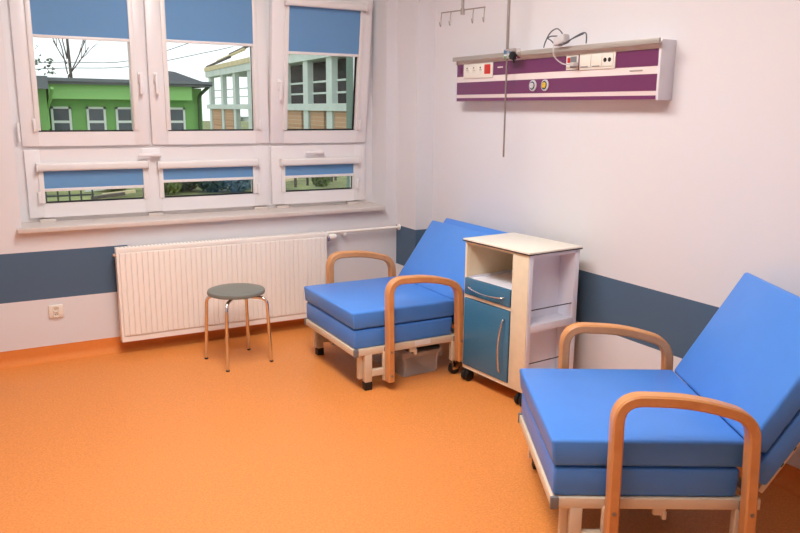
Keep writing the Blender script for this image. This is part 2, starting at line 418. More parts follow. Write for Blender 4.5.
# ------------------------------------------------------------------ radiator and pipe
rx0, rx1, rz0, rz1 = -2.104, -.7196, .083, .674
rad = thing('radiator', 'long white ribbed panel radiator on the wall under the window', 'radiator', ((rx0 + rx1) / 2, -.08, rz0))
def rr(x): return x - (rx0 + rx1) / 2
b = new(); H = rz1 - rz0
box(b, rr(rx0), rr(rx1), -.024, -.016, 0, H, bev=.003)
n = 41; pitch = (rx1 - rx0 - .03) / n
for i in range(n):
    xc = rr(rx0) + .015 + pitch * (i + .5); w = pitch * .37; d = .0038
    z0, z1 = .045, H - .034
    hexa(b, [(xc - w - .005, -.024, z0 - .012), (xc + w + .005, -.024, z0 - .012), (xc + w + .005, -.018, z0 - .012), (xc - w - .005, -.018, z0 - .012),
             (xc - w - .005, -.024, z1 + .012), (xc + w + .005, -.024, z1 + .012), (xc + w + .005, -.018, z1 + .012), (xc - w - .005, -.018, z1 + .012)])
    # raised rib, chamfered all round
    A = [(xc - w - .004, z0 - .01), (xc + w + .004, z0 - .01), (xc + w + .004, z1 + .01), (xc - w - .004, z1 + .01)]
    Bq = [(xc - w, z0), (xc + w, z0), (xc + w, z1), (xc - w, z1)]
    va = [b.verts.new((x, -.0238, z)) for x, z in A]; vb = [b.verts.new((x, -.024 - d, z)) for x, z in Bq]
    b.faces.new(vb)
    for k in range(4): b.faces.new((va[k], va[(k + 1) % 4], vb[(k + 1) % 4], vb[k]))
obj('front_panel', b, M['radiator'], rad, angle=20)
obj('rear_panel', bx(rr(rx0) + .01, rr(rx1) - .01, .03, .04, .01, H - .01, bev=.003), M['radiator'], rad)
b = new(); box(b, rr(rx0) + .004, rr(rx1) - .004, -.018, .04, H - .006, H + .002, bev=.001)
for i in range(60):
    xc = rr(rx0) + .03 + i * (rx1 - rx0 - .06) / 59
    box(b, xc - .004, xc + .004, -.008, .034, H + .0012, H + .0022, mi=1)
obj('top_grille', b, [M['radiator'], M['sill']], rad)
for sx in (rr(rx0), rr(rx1) - .006): obj('side_cover', bx(sx, sx + .006, -.02, .04, .0, H, bev=.001), M['radiator'], rad)
b = new(); tube(b, [(rr(rx0) - .018, 0.0, H - .04), (rr(rx0) + .01, 0.0, H - .04)], .011); obj('bleed_valve', b, M['chrome'], rad)
for sx in (-.45, .45): obj('wall_bracket', bx(sx - .02, sx + .02, .038, .078, .1, H - .1), M['radiator'], rad)
b = new(); tube(b, [(rr(rx1) - .01, 0.0, H - .034), (rr(rx1) + .028, 0.0, H - .034)], .013, 12); box(b, rr(rx1) + .012, rr(rx1) + .028, -.016, .016, H - .061, H - .029, bev=.004)
v = obj('valve', b, M['chrome'], rad)
b = new(); lathe(b, [(0, rr(rx1) + .026), (.017, rr(rx1) + .027), (.021, rr(rx1) + .035), (.021, rr(rx1) + .06), (.017, rr(rx1) + .078), (0, rr(rx1) + .08)], (0, 0, H - .034), 20, 'X')
obj('thermostat_head', b, M['radiator'], v)
b = new(); zp = .662
tube(b, round_corners([(rx1 + .018, -.082, rz1 - .034 + .01), (rx1 + .018, -.045, zp), (PX + .0, -.045, zp + .003)], .02), .0105, 12)
hp = obj('heating_pipe', b, M['radiator']); tag(hp, 'thin white heating pipe running from radiator valve to wall corner', 'pipe')
b = new(); box(b, -.565, -.545, -.058, 0, zp - .026, zp - .008, bev=.003); obj('pipe_clip', b, M['radiator'], hp)
b = new(); lathe(b, [(.022, PX - .008), (.022, PX), (.0, PX)], (0, -.045, zp + .003), 20, 'X'); obj('wall_rosette', b, M['radiator'], hp)

# wall socket low on the left
ws = thing('wall_socket', 'small white double earthed wall socket below the dark band', 'socket', (-2.455, 0, .306))
obj('plate', bx(-.04, .04, -.012, 0, -.04, .04, bev=.004), M['socket'], ws)
for dz in (.016, -.018):
    b = new(); lathe(b, [(.019, -.0125), (.017, -.018), (.014, -.013), (0, -.0125)], (0, 0, dz), 20, 'Y', 0)
    for dx in (-.006, .006): lathe(b, [(0.0025, -.0128), (.0025, -.0135), (0, -.0137)], (dx, 0, dz), 8, 'Y', 1)
    tube(b, [(0, -.0125, dz + .008), (0, -.022, dz + .008)], .0024, 6, 2)
    obj('outlet', b, [M['socket'], M['dark'], M['chrome']], ws)

# ------------------------------------------------------------------ stool
st = thing('stool', 'round grey stool with four chrome legs in front of radiator', 'stool', (-1.497, -.52, 0), R(10))
zs = .452; rs = .172
b = new()
lathe(b, [(0, zs - .03), (rs - .012, zs - .03), (rs - .002, zs - .026), (rs, zs - .016), (rs - .004, zs - .006), (rs - .02, zs - .0015), (rs * .6, zs + .001), (0, zs + .002)], seg=48)
obj('seat', b, M['seat'], st, angle=50)
b = new(); box(b, -.12, .12, -.012, .012, zs - .042, zs - .03); box(b, -.012, .012, -.12, .12, zs - .042, zs - .03); obj('seat_bracket', b, M['dark'], st)
for k in range(4):
    a = R(45 + 90 * k); c, s = math.cos(a), math.sin(a)
    pts = round_corners([(.09 * c, .09 * s, zs - .048), (.187 * c, .187 * s, zs - .052), (.205 * c, .205 * s, .004)], .045, 8)
    b = new(); tube(b, pts, .0105, 12); lg = obj('leg', b, M['chrome'], st, angle=50)
    b = new(); tube(b, [(.205 * c, .205 * s, .010), (.205 * c, .205 * s, 0)], .0115, 12); obj('foot_cap', b, M['dark'], lg)

# ------------------------------------------------------------------ chair beds
def chair_bed(loc, rz, recline, label, L1=.515, L2=.40):
    t = thing('chair_bed', label, 'chair bed', loc, rz, 'fold-out chair beds')
    W2 = .357
    b = new()      # upper seat mattress, front leaning slightly
    z0, z1 = .354, .449
    hexa(b, [(-.005, -W2, z0), (.632, -W2, z0), (.632, W2, z0), (-.005, W2, z0), (-.014, -W2, z1), (.636, -W2, z1), (.636, W2, z1), (-.014, W2, z1)], .012, 3)
    u = obj('seat_cushion', b, M['blue'], t, angle=60)
    b = new(); hexa(b, [(.000, -W2 + .006, .243), (.62, -W2 + .006, .243), (.62, W2 - .006, .243), (.000, W2 - .006, .243), (.000, -W2 + .004, .348), (.624, -W2 + .004, .348), (.624, W2 - .004, .348), (.000, W2 - .004, .348)], .012, 3)
    obj('lower_cushion', b, M['blue'], t, angle=60)
    # base frame
    b = new(); zf0, zf1 = .202, .242
    for sy in (-1, 1):
        y0, y1 = sorted((sy * .325, sy * .360)); box(b, .018, .70, y0, y1, zf0, zf1, bev=.004)
    box(b, -.006, .030, -.352, .345, zf0, zf1 - .001, bev=.004); box(b, .66, .70, -.33, .33, zf0, zf1, bev=.004); box(b, .30, .33, -.33, .33, zf0 + .01, zf1 - .005)
    f = obj('base_frame', b, M['cream'], t)
    for sy in (-1, 1): obj('end_cap', bx(-.009, .020, *sorted((sy * .349, sy * .362)), zf0 - .003, zf1 + .002, bev=.003), M['grey'], f)
    # front legs with side bracket
    for sy in (-1, 1):
        ya, yb = sorted((sy * .318, sy * .36))
        b = new()
        box(b, .060, .102, ya, yb, .045, zf0 + .01, bev=.004); box(b, .10, .19, *sorted((sy * .335, sy * .36)), .075, .115, bev=.003)
        box(b, .168, .190, *sorted((sy * .345, sy * .37)), .045, zf0 + .01, bev=.002)
        box(b, .035, .06, *sorted((sy * .30, sy * .33)), .06, zf0 + .01, bev=.002)
        lg = obj('leg', b, M['cream'], t)
        obj('foot', bx(.059, .103, *sorted((sy * .318, sy * .361)), 0, .048, bev=.004), M['black'], lg)
    for sy in (-1, 1):
        b = new(); box(b, .618, .65, *sorted((sy * .325, sy * .36)), .085, zf0 + .01, bev=.003)
        lg = obj('leg', b, M['cream'], t)
        b = new(); y = sy * .342
        lathe(b, [(0, y - .016), (.022, y - .016), (.0325, y - .012), (.0325, y + .012), (.022, y + .016), (0, y + .016)], (.645, 0, .0325), 20, 'Y')
        obj('wheel', b, M['black'], lg)
        b = new(); box(b, .625, .665, y - .022, y - .0165, .03, .088, bev=.003); box(b, .625, .665, y + .0165, y + .022, .03, .088, bev=.003); box(b, .622, .668, y - .022, y + .022, .068, .09, bev=.004)
        obj('caster_fork', b, M['chrome'], lg)
    # bentwood arms
    for sy in (-1, 1):
        cl = round_corners([(.190, 0, .05), (.182, 0, .616), (.430, 0, .608), (.624, 0, .552), (.644, 0, .10)], [.085, .10, .075], 9)
        b = new(); hw = .019; y0, y1 = sorted((sy * .376, sy * .428)); rings = []
        bv = .006
        for i, p in enumerate(cl):
            a_ = cl[max(i - 1, 0)]; c_ = cl[min(i + 1, len(cl) - 1)]; tt = (c_ - a_).normalized(); nn = Vector((-tt.z, 0, tt.x))
            sec = [(y0 + bv, -hw), (y1 - bv, -hw), (y1, -hw + bv), (y1, hw - bv), (y1 - bv, hw), (y0 + bv, hw), (y0, hw - bv), (y0, -hw + bv)]
            rings.append([b.verts.new(p + nn * h + Vector((0, y, 0))) for y, h in sec])
        for r0, r1 in zip(rings, rings[1:]):
            for k in range(8): b.faces.new((r0[k], r0[(k + 1) % 8], r1[(k + 1) % 8], r1[k]))
        b.faces.new(rings[0][::-1]); b.faces.new(rings[-1])
        am = obj('armrest', b, M['wood'], t, angle=28)
        for (X, Z) in ((.19, .085), (.188, .222), (.64, .222)):
            b = new(); yy = sy * .428; lathe(b, [(.008, yy - sy * .002), (.007, yy + sy * .003), (0, yy + sy * .004)], (X, 0, Z), 12, 'Y')
            obj('bolt', b, M['steel'], am)
    # spacer blocks between frame and arms
    for sy in (-1, 1):
        for X in (.188, .64): obj('arm_spacer', bx(X - .014, X + .014, *sorted((sy * .358, sy * .377)), .206, .236), M['grey'], t)
    # release lever tabs under the side beam
    for sy in (-1, 1):
        b = new(); box(b, .345, .385, *sorted((sy * .335, sy * .35)), .175, .207); box(b, .375, .39, *sorted((sy * .33, sy * .352)), .158, .19, bev=.003); obj('lever', b, M['cream'], t)
    # reclining back
    r = recline; hX, hZ = .634, .436
    bd = Vector((math.sin(r), 0, math.cos(r))); nd = Vector((math.cos(r), 0, -math.sin(r)))
    MT = Matrix(((bd.x, 0, nd.x, hX), (0, 1, 0, 0), (bd.z, 0, nd.z, hZ), (0, 0, 0, 1)))
    b = new(); box(b, 0.004, L1, -W2, W2, 0, .075, bev=.013, seg=3, mtx=MT); obj('backrest_cushion', b, M['blue'], t, angle=60)
    b = new(); box(b, -.09, L2, -W2 + .004, W2 - .004, .079, .150, bev=.013, seg=3, mtx=MT); obj('rear_cushion', b, M['blue'], t, angle=60)
    b = new()
    for y in (-.325, .30): box(b, -.12, L2 - .08, y, y + .025, .150, .172, bev=.003, mtx=MT)
    box(b, L2 - .11, L2 - .085, -.32, .32, .151, .171, mtx=MT); box(b, -.10, -.075, -.32, .32, .151, .171, mtx=MT)
    for y in (-.327, .302):
        for s_ in (.0, .07, .14): box(b, s_ - .008, s_ + .008, y - .002, y + .029, .156, .166, bev=.002, mtx=MT, mi=1)
    obj('backrest_frame', b, [M['cream'], M['dark']], t)
    for sy in (-1, 1):
        b = new(); tube(b, [(.675, sy * .345, .235), (.675, sy * .30, .235)], .022, 14); obj('hinge', b, M['steel'], t)
    return t
cA = chair_bed((-1.098, -.985, 0), R(-.5), R(36), 'blue chair bed with wooden arms between radiator and bedside cabinet', L1=.455, L2=.525)
b = new(); box(b, .37, .47, -.3625, -.3602, .215, .243); obj('sticker', b, M['sticker'], cA)
cB = chair_bed((-1.022, -2.757, 0), R(-29.3), R(31), 'nearest blue chair bed with wooden arms, cut off by the photo edge')

# ------------------------------------------------------------------ storage box under the first chair
sb = thing('storage_box', 'clear plastic storage box with dark lid under chair bed', 'box', (-.637, -1.255, 0), R(3))
w, d, h = .125, .185, .150
b = new()
def taper(b, w0, d0, w1, d1, z0, z1, th):
    o0 = [(-w0, -0 + 0, z0), (w0, 0, z0), (w0, 2 * d0, z0), (-w0, 2 * d0, z0)]
    o1 = [(-w1, -(d1 - d0), z1), (w1, -(d1 - d0), z1), (w1, d0 + d1, z1), (-w1, d0 + d1, z1)]
    def ring(pts, k): cx = 0; cy = d0; return [(p[0] * (1 - k / w0), cy + (p[1] - cy) * (1 - k / d0), p[2]) for p in pts]
    V = [[b.verts.new(p) for p in q] for q in (o0, o1, ring(o1, th), [(x, y, z + th) for x, y, z in ring(o0, th)])]
    for A_, B_ in zip(V, V[1:]):
        for k in range(4): b.faces.new((A_[k], A_[(k + 1) % 4], B_[(k + 1) % 4], B_[k]))
    b.faces.new(V[0][::-1]); b.faces.new(V[3])
taper(b, w - .01, d - .01, w, d, 0, h, .003)
for k in (-1, 1): box(b, k * (w - .02) - .004, k * (w - .02) + .004, -.012, -.004, .02, h - .01, bev=.002)
box(b, -w - .006, w + .006, -.024, -.006, h - .03, h, bev=.004); box(b, -w - .006, w + .006, 2 * d - .024, 2 * d - .006, h - .03, h, bev=.004)
obj('tub', b, M['clear'], sb)
b = new(); box(b, -w * .55, w + .004, -.012, 2 * d - .01, h - .012, h + .012, bev=.006); obj('lid', b, M['dark'], sb)
for k in (-1, 1): obj('latch', bx(k * w - .012, k * w + .012, -.028, -.008, h - .05, h + .006, bev=.004), M['clear'], sb)

# ------------------------------------------------------------------ bedside cabinet
cb = thing('bedside_cabinet', 'cream bedside cabinet on wheels with blue drawer and door', 'cabinet', (-.428, -1.943, 0), R(5))
D, Wd, zb, ztp = .364, .500, .078, .808
b = new()
th = .016; ys = .113          # ys: depth of the open side shelves
box(b, 0, .02, 0, ys + .004, zb, ztp, bev=.001)                        # front stile hiding the side shelves
box(b, 0, .02, Wd - .014, Wd, zb, ztp, bev=.001)                       # far front edge
box(b, 0, .02, ys, Wd - .01, ztp - .012, ztp); box(b, 0, .02, ys, Wd - .01, .494, .510); box(b, 0, .02, ys, Wd - .01, zb, .098)
box(b, .018, D, Wd - th, Wd, zb, ztp)                                  # far side
box(b, .018, D, ys - .004, ys + .012, zb, ztp)                         # inner wall
box(b, D - th, D, 0, Wd, zb, ztp)                                      # back
box(b, .018, D, ys, Wd, zb, zb + th); box(b, .018, D, ys, Wd, .494, .510); box(b, .018, D, ys, Wd, ztp - th, ztp)
obj('body', b, M['cab'], cb)
b = new()                                                              # white side shelf unit
box(b, .004, .030, -.003, ys - .004, zb, ztp - .001, bev=.002); box(b, .328, D - .002, -.003, ys - .004, zb, ztp - .001, bev=.002)
box(b, .028, .342, -.003, ys - .004, ztp - .018, ztp - .001); box(b, .028, .342, -.003, ys - .004, .400, .440, bev=.002)
box(b, .028, .342, -.003, ys - .004, zb, zb + .03, bev=.002)
box(b, .028, .342, ys - .012, ys - .003, zb, ztp - .002)
obj('side_shelf', b, M['cabwhite'], cb)
for z in (.518, .232):
    b = new(); tube(b, [(.026, .006, z), (.344, .006, z)], .003, 8); obj('guard_rail', b, M['dark'], cb)
b = new(); box(b, -.008, D + .006, -.012, Wd + .014, ztp + .005, ztp + .015, bev=.002, mi=0); box(b, -.009, D + .007, -.013, Wd + .015, ztp, ztp + .006, bev=.001, mi=1)
obj('top', b, [M['cabtop'], M['edge']], cb)
b = new()
box(b, -.006, .012, ys + .010, Wd - .008, .512, .605, bev=.003)
box(b, .012, .32, ys + .02, Wd - .02, .592, .600, mi=1); box(b, .012, .32, ys + .016, ys + .022, .53, .612, mi=1); box(b, .012, .32, Wd - .026, Wd - .020, .53, .612, mi=1); box(b, .314, .32, ys + .02, Wd - .02, .53, .612, mi=1)
dr = obj('drawer', b, [M['teal'], M['cabwhite']], cb)
def bow(pts, r=.0045):
    b = new(); tube(b, smooth_path(pts, 8), r, 10); return b
obj('handle', bow([(-.004, .452, .562), (-.022, .430, .556), (-.030, .31, .545), (-.022, .19, .552), (-.004, .168, .556)]), M['chrome'], dr, angle=60)
dor = obj('door', bx(-.006, .014, ys + .010, Wd - .008, .100, .490, bev=.003), M['teal'], cb)
obj('handle', bow([(-.004, .157, .440), (-.022, .158, .425), (-.032, .172, .30), (-.022, .172, .165), (-.004, .172, .150)]), M['chrome'], dor, angle=60)
for (X, Y) in ((.034, .034), (.034, Wd - .02), (D - .05, .034), (D - .05, Wd - .02)):
    b = new(); tube(b, [(X, Y, .045), (X, Y, zb)], .010, 10); box(b, X - .02, X + .014, Y - .010, Y + .010, .045, .066, bev=.004)
    cs = obj('caster', b, M['dark'], cb)
    b = new()
    for s_ in (-1, 1):
        y = Y + s_ * .016; lathe(b, [(0, y - .010), (.026, y - .010), (.032, y - .005), (.032, y + .005), (.026, y + .010), (0, y + .010)], (X - .012, 0, .032), 20, 'Y')
    obj('wheel', b, M['black'], cs)

# ------------------------------------------------------------------ medical supply panel on the right wall
y0p, y1p, fxp = -2.354, -.682, -.06
zp0, zp1 = 1.571, 1.822
sp = thing('bed_head_panel', 'long purple striped medical supply panel on the right wall', 'medical panel', (WX, (y0p + y1p) / 2, zp0))
YM = (y0p + y1p) / 2
KP = 1.0074       # the measured face stands a touch nearer to the wall
def P(y): return -4.835 + (y + 4.835) * KP - (y0p + y1p) / 2
dx = fxp - WX
b = new(); box(b, dx, 0, y0p - YM + .004, y1p - YM - .004, 0, zp1 - zp0 + .004, bev=.002); obj('housing', b, M['panelwhite'], sp)
for z0, z1 in ((1.571, 1.588), (1.609, 1.684), (1.719, 1.794)):
    obj('stripe', bx(dx - .002, dx + .002, y0p - YM + .012, y1p - YM, z0 - zp0 - (.001 if z0 < 1.58 else 0), z1 - zp0), M['purple'], sp)
for yy in (y0p, y1p - .012): obj('end_plate', bx(dx - .006, 0, yy - YM - .004, yy - YM + .012, -.004, zp1 - zp0 + .012, bev=.003), M['cap'], sp)
# equipment rail along the top
b = new(); zr0, zr1 = 1.812 - zp0, 1.838 - zp0
box(b, dx - .040, dx - .028, P(-2.388), P(-.728), zr0, zr1, bev=.002)
rl = obj('equipment_rail', b, M['alu'], sp)
for yy in (-2.25, -1.55, -.85):
    obj('rail_bracket', bx(dx - .03, dx + .004, P(yy) - .015, P(yy) + .015, zr0 + .004, zr1 - .006), M['alu'], rl)
def plate(name, ya, yb, z0, z1, m='socket', th=.008):
    return obj(name, bx(dx - th, dx, P(min(ya, yb)), P(max(ya, yb)), z0 - zp0, z1 - zp0, bev=.003), M[m], sp)
s1 = plate('socket_strip', -.806, -1.112, 1.706, 1.797)
for yy in (-.852, -.922, -.992):
    b = new(); lathe(b, [(.019, dx - .0082), (.017, dx - .011), (.015, dx - .0085), (0, dx - .0082)], (0, P(yy), 1.757 - zp0), 18, 'X')
    for q in (-.007, .007): lathe(b, [(.003, dx - .0083), (.003, dx - .0105), (0, dx - .0106)], (0, P(yy) + q, 1.754 - zp0), 8, 'X', 1)
    lathe(b, [(.0035, dx - .0083), (.003, dx - .016), (0, dx - .0165)], (0, P(yy), 1.768 - zp0), 8, 'X', 1)
    obj('outlet', b, [M['socket'], M['grey']], s1)
obj('switch', bx(dx - .013, dx - .007, P(-1.092), P(-1.034), 1.728 - zp0, 1.784 - zp0, bev=.003), M['red'], s1)
obj('data_point', bx(dx - .005, dx, P(-.782), P(-.740), 1.735 - zp0, 1.780 - zp0, bev=.002), M['purple'], sp)
s2 = plate('signal_socket', -1.752, -1.840, 1.722, 1.796)
obj('face', bx(dx - .011, dx - .007, P(-1.832), P(-1.786), 1.732 - zp0, 1.788 - zp0, bev=.002), M['grey'], s2)
obj('call_button', bx(dx - .012, dx - .007, P(-1.784), P(-1.764), 1.758 - zp0, 1.784 - zp0, bev=.003), M['red'], s2)
s3 = plate('switch_strip', -1.852, -2.098, 1.718, 1.800)
for ya, yb in ((-1.862, -1.936), (-1.940, -2.012)):
    k = obj('rocker', bx(dx - .013, dx - .007, P(yb), P(ya), 1.729 - zp0, 1.790 - zp0, bev=.003), M['socket'], s3)
for ya, yb in ((-1.868, -1.920), (-1.95, -2.0)):
    obj('rocker_slot', bx(dx - .0145, dx - .012, P(yb), P(ya), 1.731 - zp0, 1.735 - zp0), M['grey'], s3)
b = new(); box(b, dx - .012, dx - .007, P(-2.088), P(-2.016), 1.729 - zp0, 1.790 - zp0, bev=.003)
ds = obj('network_socket', b, M['socket'], s3)
b = new()
for yy in (-2.036, -2.066): lathe(b, [(.0105, dx - .0115), (.0105, dx - .0135), (0, dx - .0137)], (0, P(yy), 1.760 - zp0), 16, 'X')
obj('jack', b, M['black'], s3)
for yy, mm, nm in ((-1.488, 'silver', 'gas_outlet'), (-1.590, 'yellow', 'gas_outlet')):
    b = new(); z = 1.650 - zp0
    lathe(b, [(.0, dx), (.030, dx), (.030, dx - .008), (.026, dx - .011), (.022, dx - .0112)], (0, P(yy), z), 28, 'X', 0)
    lathe(b, [(.023, dx - .009), (.0225, dx - .0115), (.016, dx - .0118), (.015, dx - .008)], (0, P(yy), z), 28, 'X', 2)
    lathe(b, [(.016, dx - .006), (.015, dx - .0165), (.008, dx - .018), (.006, dx - .012), (0, dx - .012)], (0, P(yy), z), 24, 'X', 1)
    obj(nm, b, [M['silver'], M[mm], M['dark']], sp)
for ya, yb, z, m_ in ((-2.19, -2.27, 1.702, 'alu'), (-1.155, -1.205, 1.762, 'socket')):
    obj('name_tag', bx(dx - .0032, dx - .0015, P(yb), P(ya), z - zp0 - .003, z - zp0 + .003), M[m_], sp)

# charger and cable lying on the rail
ac = thing('charger', 'white charger with coiled grey cable lying on the rail', 'charger', (-.080, -1.735, 1.838))
def A(y, z, x=-.03): return (x, y + 1.70, z - 1.838)
b = new(); box(b, -.055, -.005, -.045, .035, .002, .048, bev=.01, seg=3, mtx=Matrix.Rotation(R(-12), 4, 'X') @ Matrix.Translation((0, 0, .006))); obj('adapter', b, M['cablepale'], ac)
cbts = [
    [A(-1.56, 1.842), A(-1.575, 1.875), A(-1.61, 1.915), A(-1.66, 1.93), A(-1.70, 1.905), A(-1.715, 1.88, -.04)],
    [A(-1.59, 1.888, -.035), A(-1.63, 1.872, -.04), A(-1.67, 1.852, -.045), A(-1.74, 1.848, -.045), A(-1.80, 1.874, -.04), A(-1.86, 1.893, -.035), A(-1.88, 1.885, -.03), A(-1.882, 1.842, -.03)],
    [A(-1.585, 1.885, -.03), A(-1.62, 1.895, -.035), A(-1.67, 1.892, -.035)],
    [A(-1.72, 1.842, -.05), A(-1.80, 1.868, -.05), A(-1.87, 1.888, -.04)],
]
b = new()
for q in cbts: tube(b, smooth_path(q, 8), .0035, 8)
obj('coiled_cable', b, M['cable'], ac, angle=60)
b = new(); tube(b, smooth_path([A(-1.665, 1.862, -.045), A(-1.665, 1.835, -.052), A(-1.668, 1.79, -.045), A(-1.70, 1.755, -.02), A(-1.745, 1.748, -.012), A(-1.768, 1.747, -.012)], 8), .0032, 8); obj('plug_cable', b, M['cablepale'], ac, angle=60)
b = new(); box(b, -.028, .010, -.095, -.065, 1.737 - 1.838, 1.757 - 1.838, bev=.005); obj('plug', b, M['cablepale'], ac)

# infusion pole clamped to the rail
ip = thing('infusion_pole', 'slim steel infusion pole clamped to the panel rail', 'pole', (-.120, -1.292, 1.25))
b = new(); tube(b, [(0, 0, 0), (0, 0, .65)], .0055, 12); tube(b, [(0, 0, .6), (0, 0, 1.3)], .0085, 12); obj('rod', b, M['rod'], ip)
b = new(); box(b, -.016, .022, -.100, .016, .548, .602, bev=.006); cl = obj('clamp', b, M['chrome'], ip)
b = new(); lathe(b, [(0, -.05), (.021, -.048), (.024, -.04), (.022, -.02), (.010, -.016)], (.018, -.078, .562), 18, 'X'); obj('knob', b, M['black'], cl)
b = new(); tube(b, [(-.012, -.078, .545), (-.012, -.078, .522)], .005, 8); obj('lever', b, M['black'], cl)
# hanger with four hooks under the ceiling
xh = -.30
ih = thing('infusion_hanger', 'steel bar with four hooks hanging on a rod from above', 'hanger', (xh, -1.10, 2.07), R(12))
b = new(); tube(b, [(0, 0, -.02), (0, 0, HC - 2.07)], .0085, 12); lathe(b, [(.012, -.026), (.012, .008), (0, .009)], seg=14); obj('rod', b, M['rod'], ih)
b = new(); tube(b, [(0, .172, -.001), (0, -.172, .001)], .0038, 10); obj('crossbar', b, M['rod'], ih)
for yy in (.170, .092, -.086, -.170):
    b = new(); tube(b, smooth_path([(0, yy, 0), (0, yy + .004, -.03), (-.002, yy + .003, -.062), (-.010, yy - .004, -.078), (-.024, yy - .012, -.074), (-.032, yy - .016, -.056)], 6), .0028, 8)
    obj('hook', b, M['rod'], ih, angle=60)

# ------------------------------------------------------------------ unseen ceiling lamps, added as soft overhead fill light
for i, (x, y, lb) in enumerate(((-1.75, -1.65, 'added unseen fill lamp above the chair beds and window'), (-2.05, -3.2, 'added unseen fill lamp over the middle of the orange floor'))):
    t = thing('ceiling_fill_lamp', lb, 'lamp', (x, y, HC), 0, 'added ceiling fill lamps')
    b = new()
    box(b, -.32, .32, -.62, -.60, -.06, 0); box(b, -.32, .32, .60, .62, -.06, 0); box(b, -.32, -.30, -.6, .6, -.06, 0); box(b, .30, .32, -.6, .6, -.06, 0); box(b, -.31, .31, -.61, .61, -.012, 0)
    obj('housing', b, M['upvc'], t)
    obj('diffuser', bx(-.298, .298, -.598, .598, -.052, -.044), M['lamp'], t)

# ------------------------------------------------------------------ outdoors
GZ = -0.7
KS = (1.5175 - GZ) / (1.5175 + 1.5)
def sx_(x): return -2.784 + (x + 2.784) * KS
def sy_(y): return -4.835 + (y + 4.835) * KS
b = new(); N_ = 40
g = bmesh.ops.create_grid(b, x_segments=N_, y_segments=N_, size=1)
for v in b.verts: v.co = Vector((v.co.x * 70 + 8, v.co.y * 60 + 62, GZ + random.uniform(-.05, .05)))
gr = struct('ground', b, M['grass'])
# this building's own green-grey side wing beyond the window
o = obj('side_wing', bx(.40, 1.6, 1.6, 1.95, GZ, 3.6), M['wing']); tag(o, 'dark grey green wall edge of a wing just outside the window', 'building wing')
# green house
gh = thing('green_house', 'bright green house with white windows and flat grey roof outside', 'house', (2.0, 22, GZ))
gx = lambda x: x - 2.0
gz = lambda z: z - GZ
b = new(); box(b, gx(-.62), gx(4.25), 0, 6, 0, gz(2.15)); box(b, gx(-6.0), gx(-.72), -.5, 6, 0, gz(2.15)); obj('wall', b, M['green'], gh)
b = new(); hexa(b, [(gx(-.66), -.55, gz(1.74)), (gx(3.78), -.55, gz(1.74)), (gx(3.78), 0, gz(1.74)), (gx(-.66), 0, gz(1.74)), (gx(-.66), -.55, gz(2.2)), (gx(3.78), -.55, gz(2.2)), (gx(3.78), 0, gz(2.2)), (gx(-.66), 0, gz(2.2))]); obj('fascia', b, M['green2'], gh)
b = new(); box(b, gx(-6.2), gx(4.42), -.75, 6.2, gz(2.19), gz(2.29)); 
hexa(b, [(gx(-6.2), -.85, gz(2.27)), (gx(4.42), -.85, gz(2.27)), (gx(4.42), 6.2, gz(2.27)), (gx(-6.2), 6.2, gz(2.27)), (gx(-6.2), -.85, gz(2.40)), (gx(4.42), -.85, gz(2.36)), (gx(4.42), 6.2, gz(2.36)), (gx(-6.2), 6.2, gz(2.40))])
box(b, gx(-6.2), gx(-.72), -1.4, -.7, gz(2.02), gz(2.40)); obj('roof', b, M['roof'], gh)
b = new(); hexa(b, [(gx(2.2), -.8, gz(2.3)), (gx(4.45), -.8, gz(2.24)), (gx(4.45), 4, gz(2.24)), (gx(2.2), 4, gz(2.3)), (gx(3.1), .6, gz(2.76)), (gx(3.5), .6, gz(2.72)), (gx(3.9), 3, gz(2.6)), (gx(3.1), 3, gz(2.76))]); obj('roof_hip', b, M['roofdark'], gh)
b = new(); tube(b, [(gx(-.60), -1.15, gz(2.05)), (gx(-.62), -.6, gz(1.75)), (gx(-.70), -.1, gz(1.4)), (gx(-.70), -.1, gz(.8))], .05, 8); obj('downpipe', b, M['green2'], gh)
b = new(); tube(b, round_corners([(gx(4.34), -.6, gz(2.2)), (gx(4.12), -.14, gz(1.9)), (gx(4.10), -.14, 0)], .15), .06, 8); obj('downpipe', b, M['soffit'], gh)
for (x0, x1) in ((-.60, .0), (.46, 1.05), (1.36, 1.92), (2.2, 2.7), (3.05, 3.64)):
    b = new(); z0, z1 = .3, 1.5; t = .07
    box(b, gx(x0), gx(x0) + t, -.06, .02, gz(z0), gz(z1)); box(b, gx(x1) - t, gx(x1), -.06, .02, gz(z0), gz(z1)); box(b, gx(x0), gx(x1), -.06, .02, gz(z1) - t, gz(z1)); box(b, gx(x0), gx(x1), -.08, .02, gz(z0), gz(z0) + t); box(b, gx(x0), gx(x1), -.055, .02, gz(.98), gz(1.06))
    wf = obj('window', b, M['extwhite'], gh); obj('pane', bx(gx(x0) + .03, gx(x1) - .03, -.02, .015, gz(z0) + .03, gz(z1) - .03), M['extglass'], wf)
# concrete shell under construction
cs = thing('unfinished_building', 'unfinished concrete frame building with brick infill and timber edge', 'building', (13.84, 56.68, GZ), math.atan2(-.99756, -.06974))
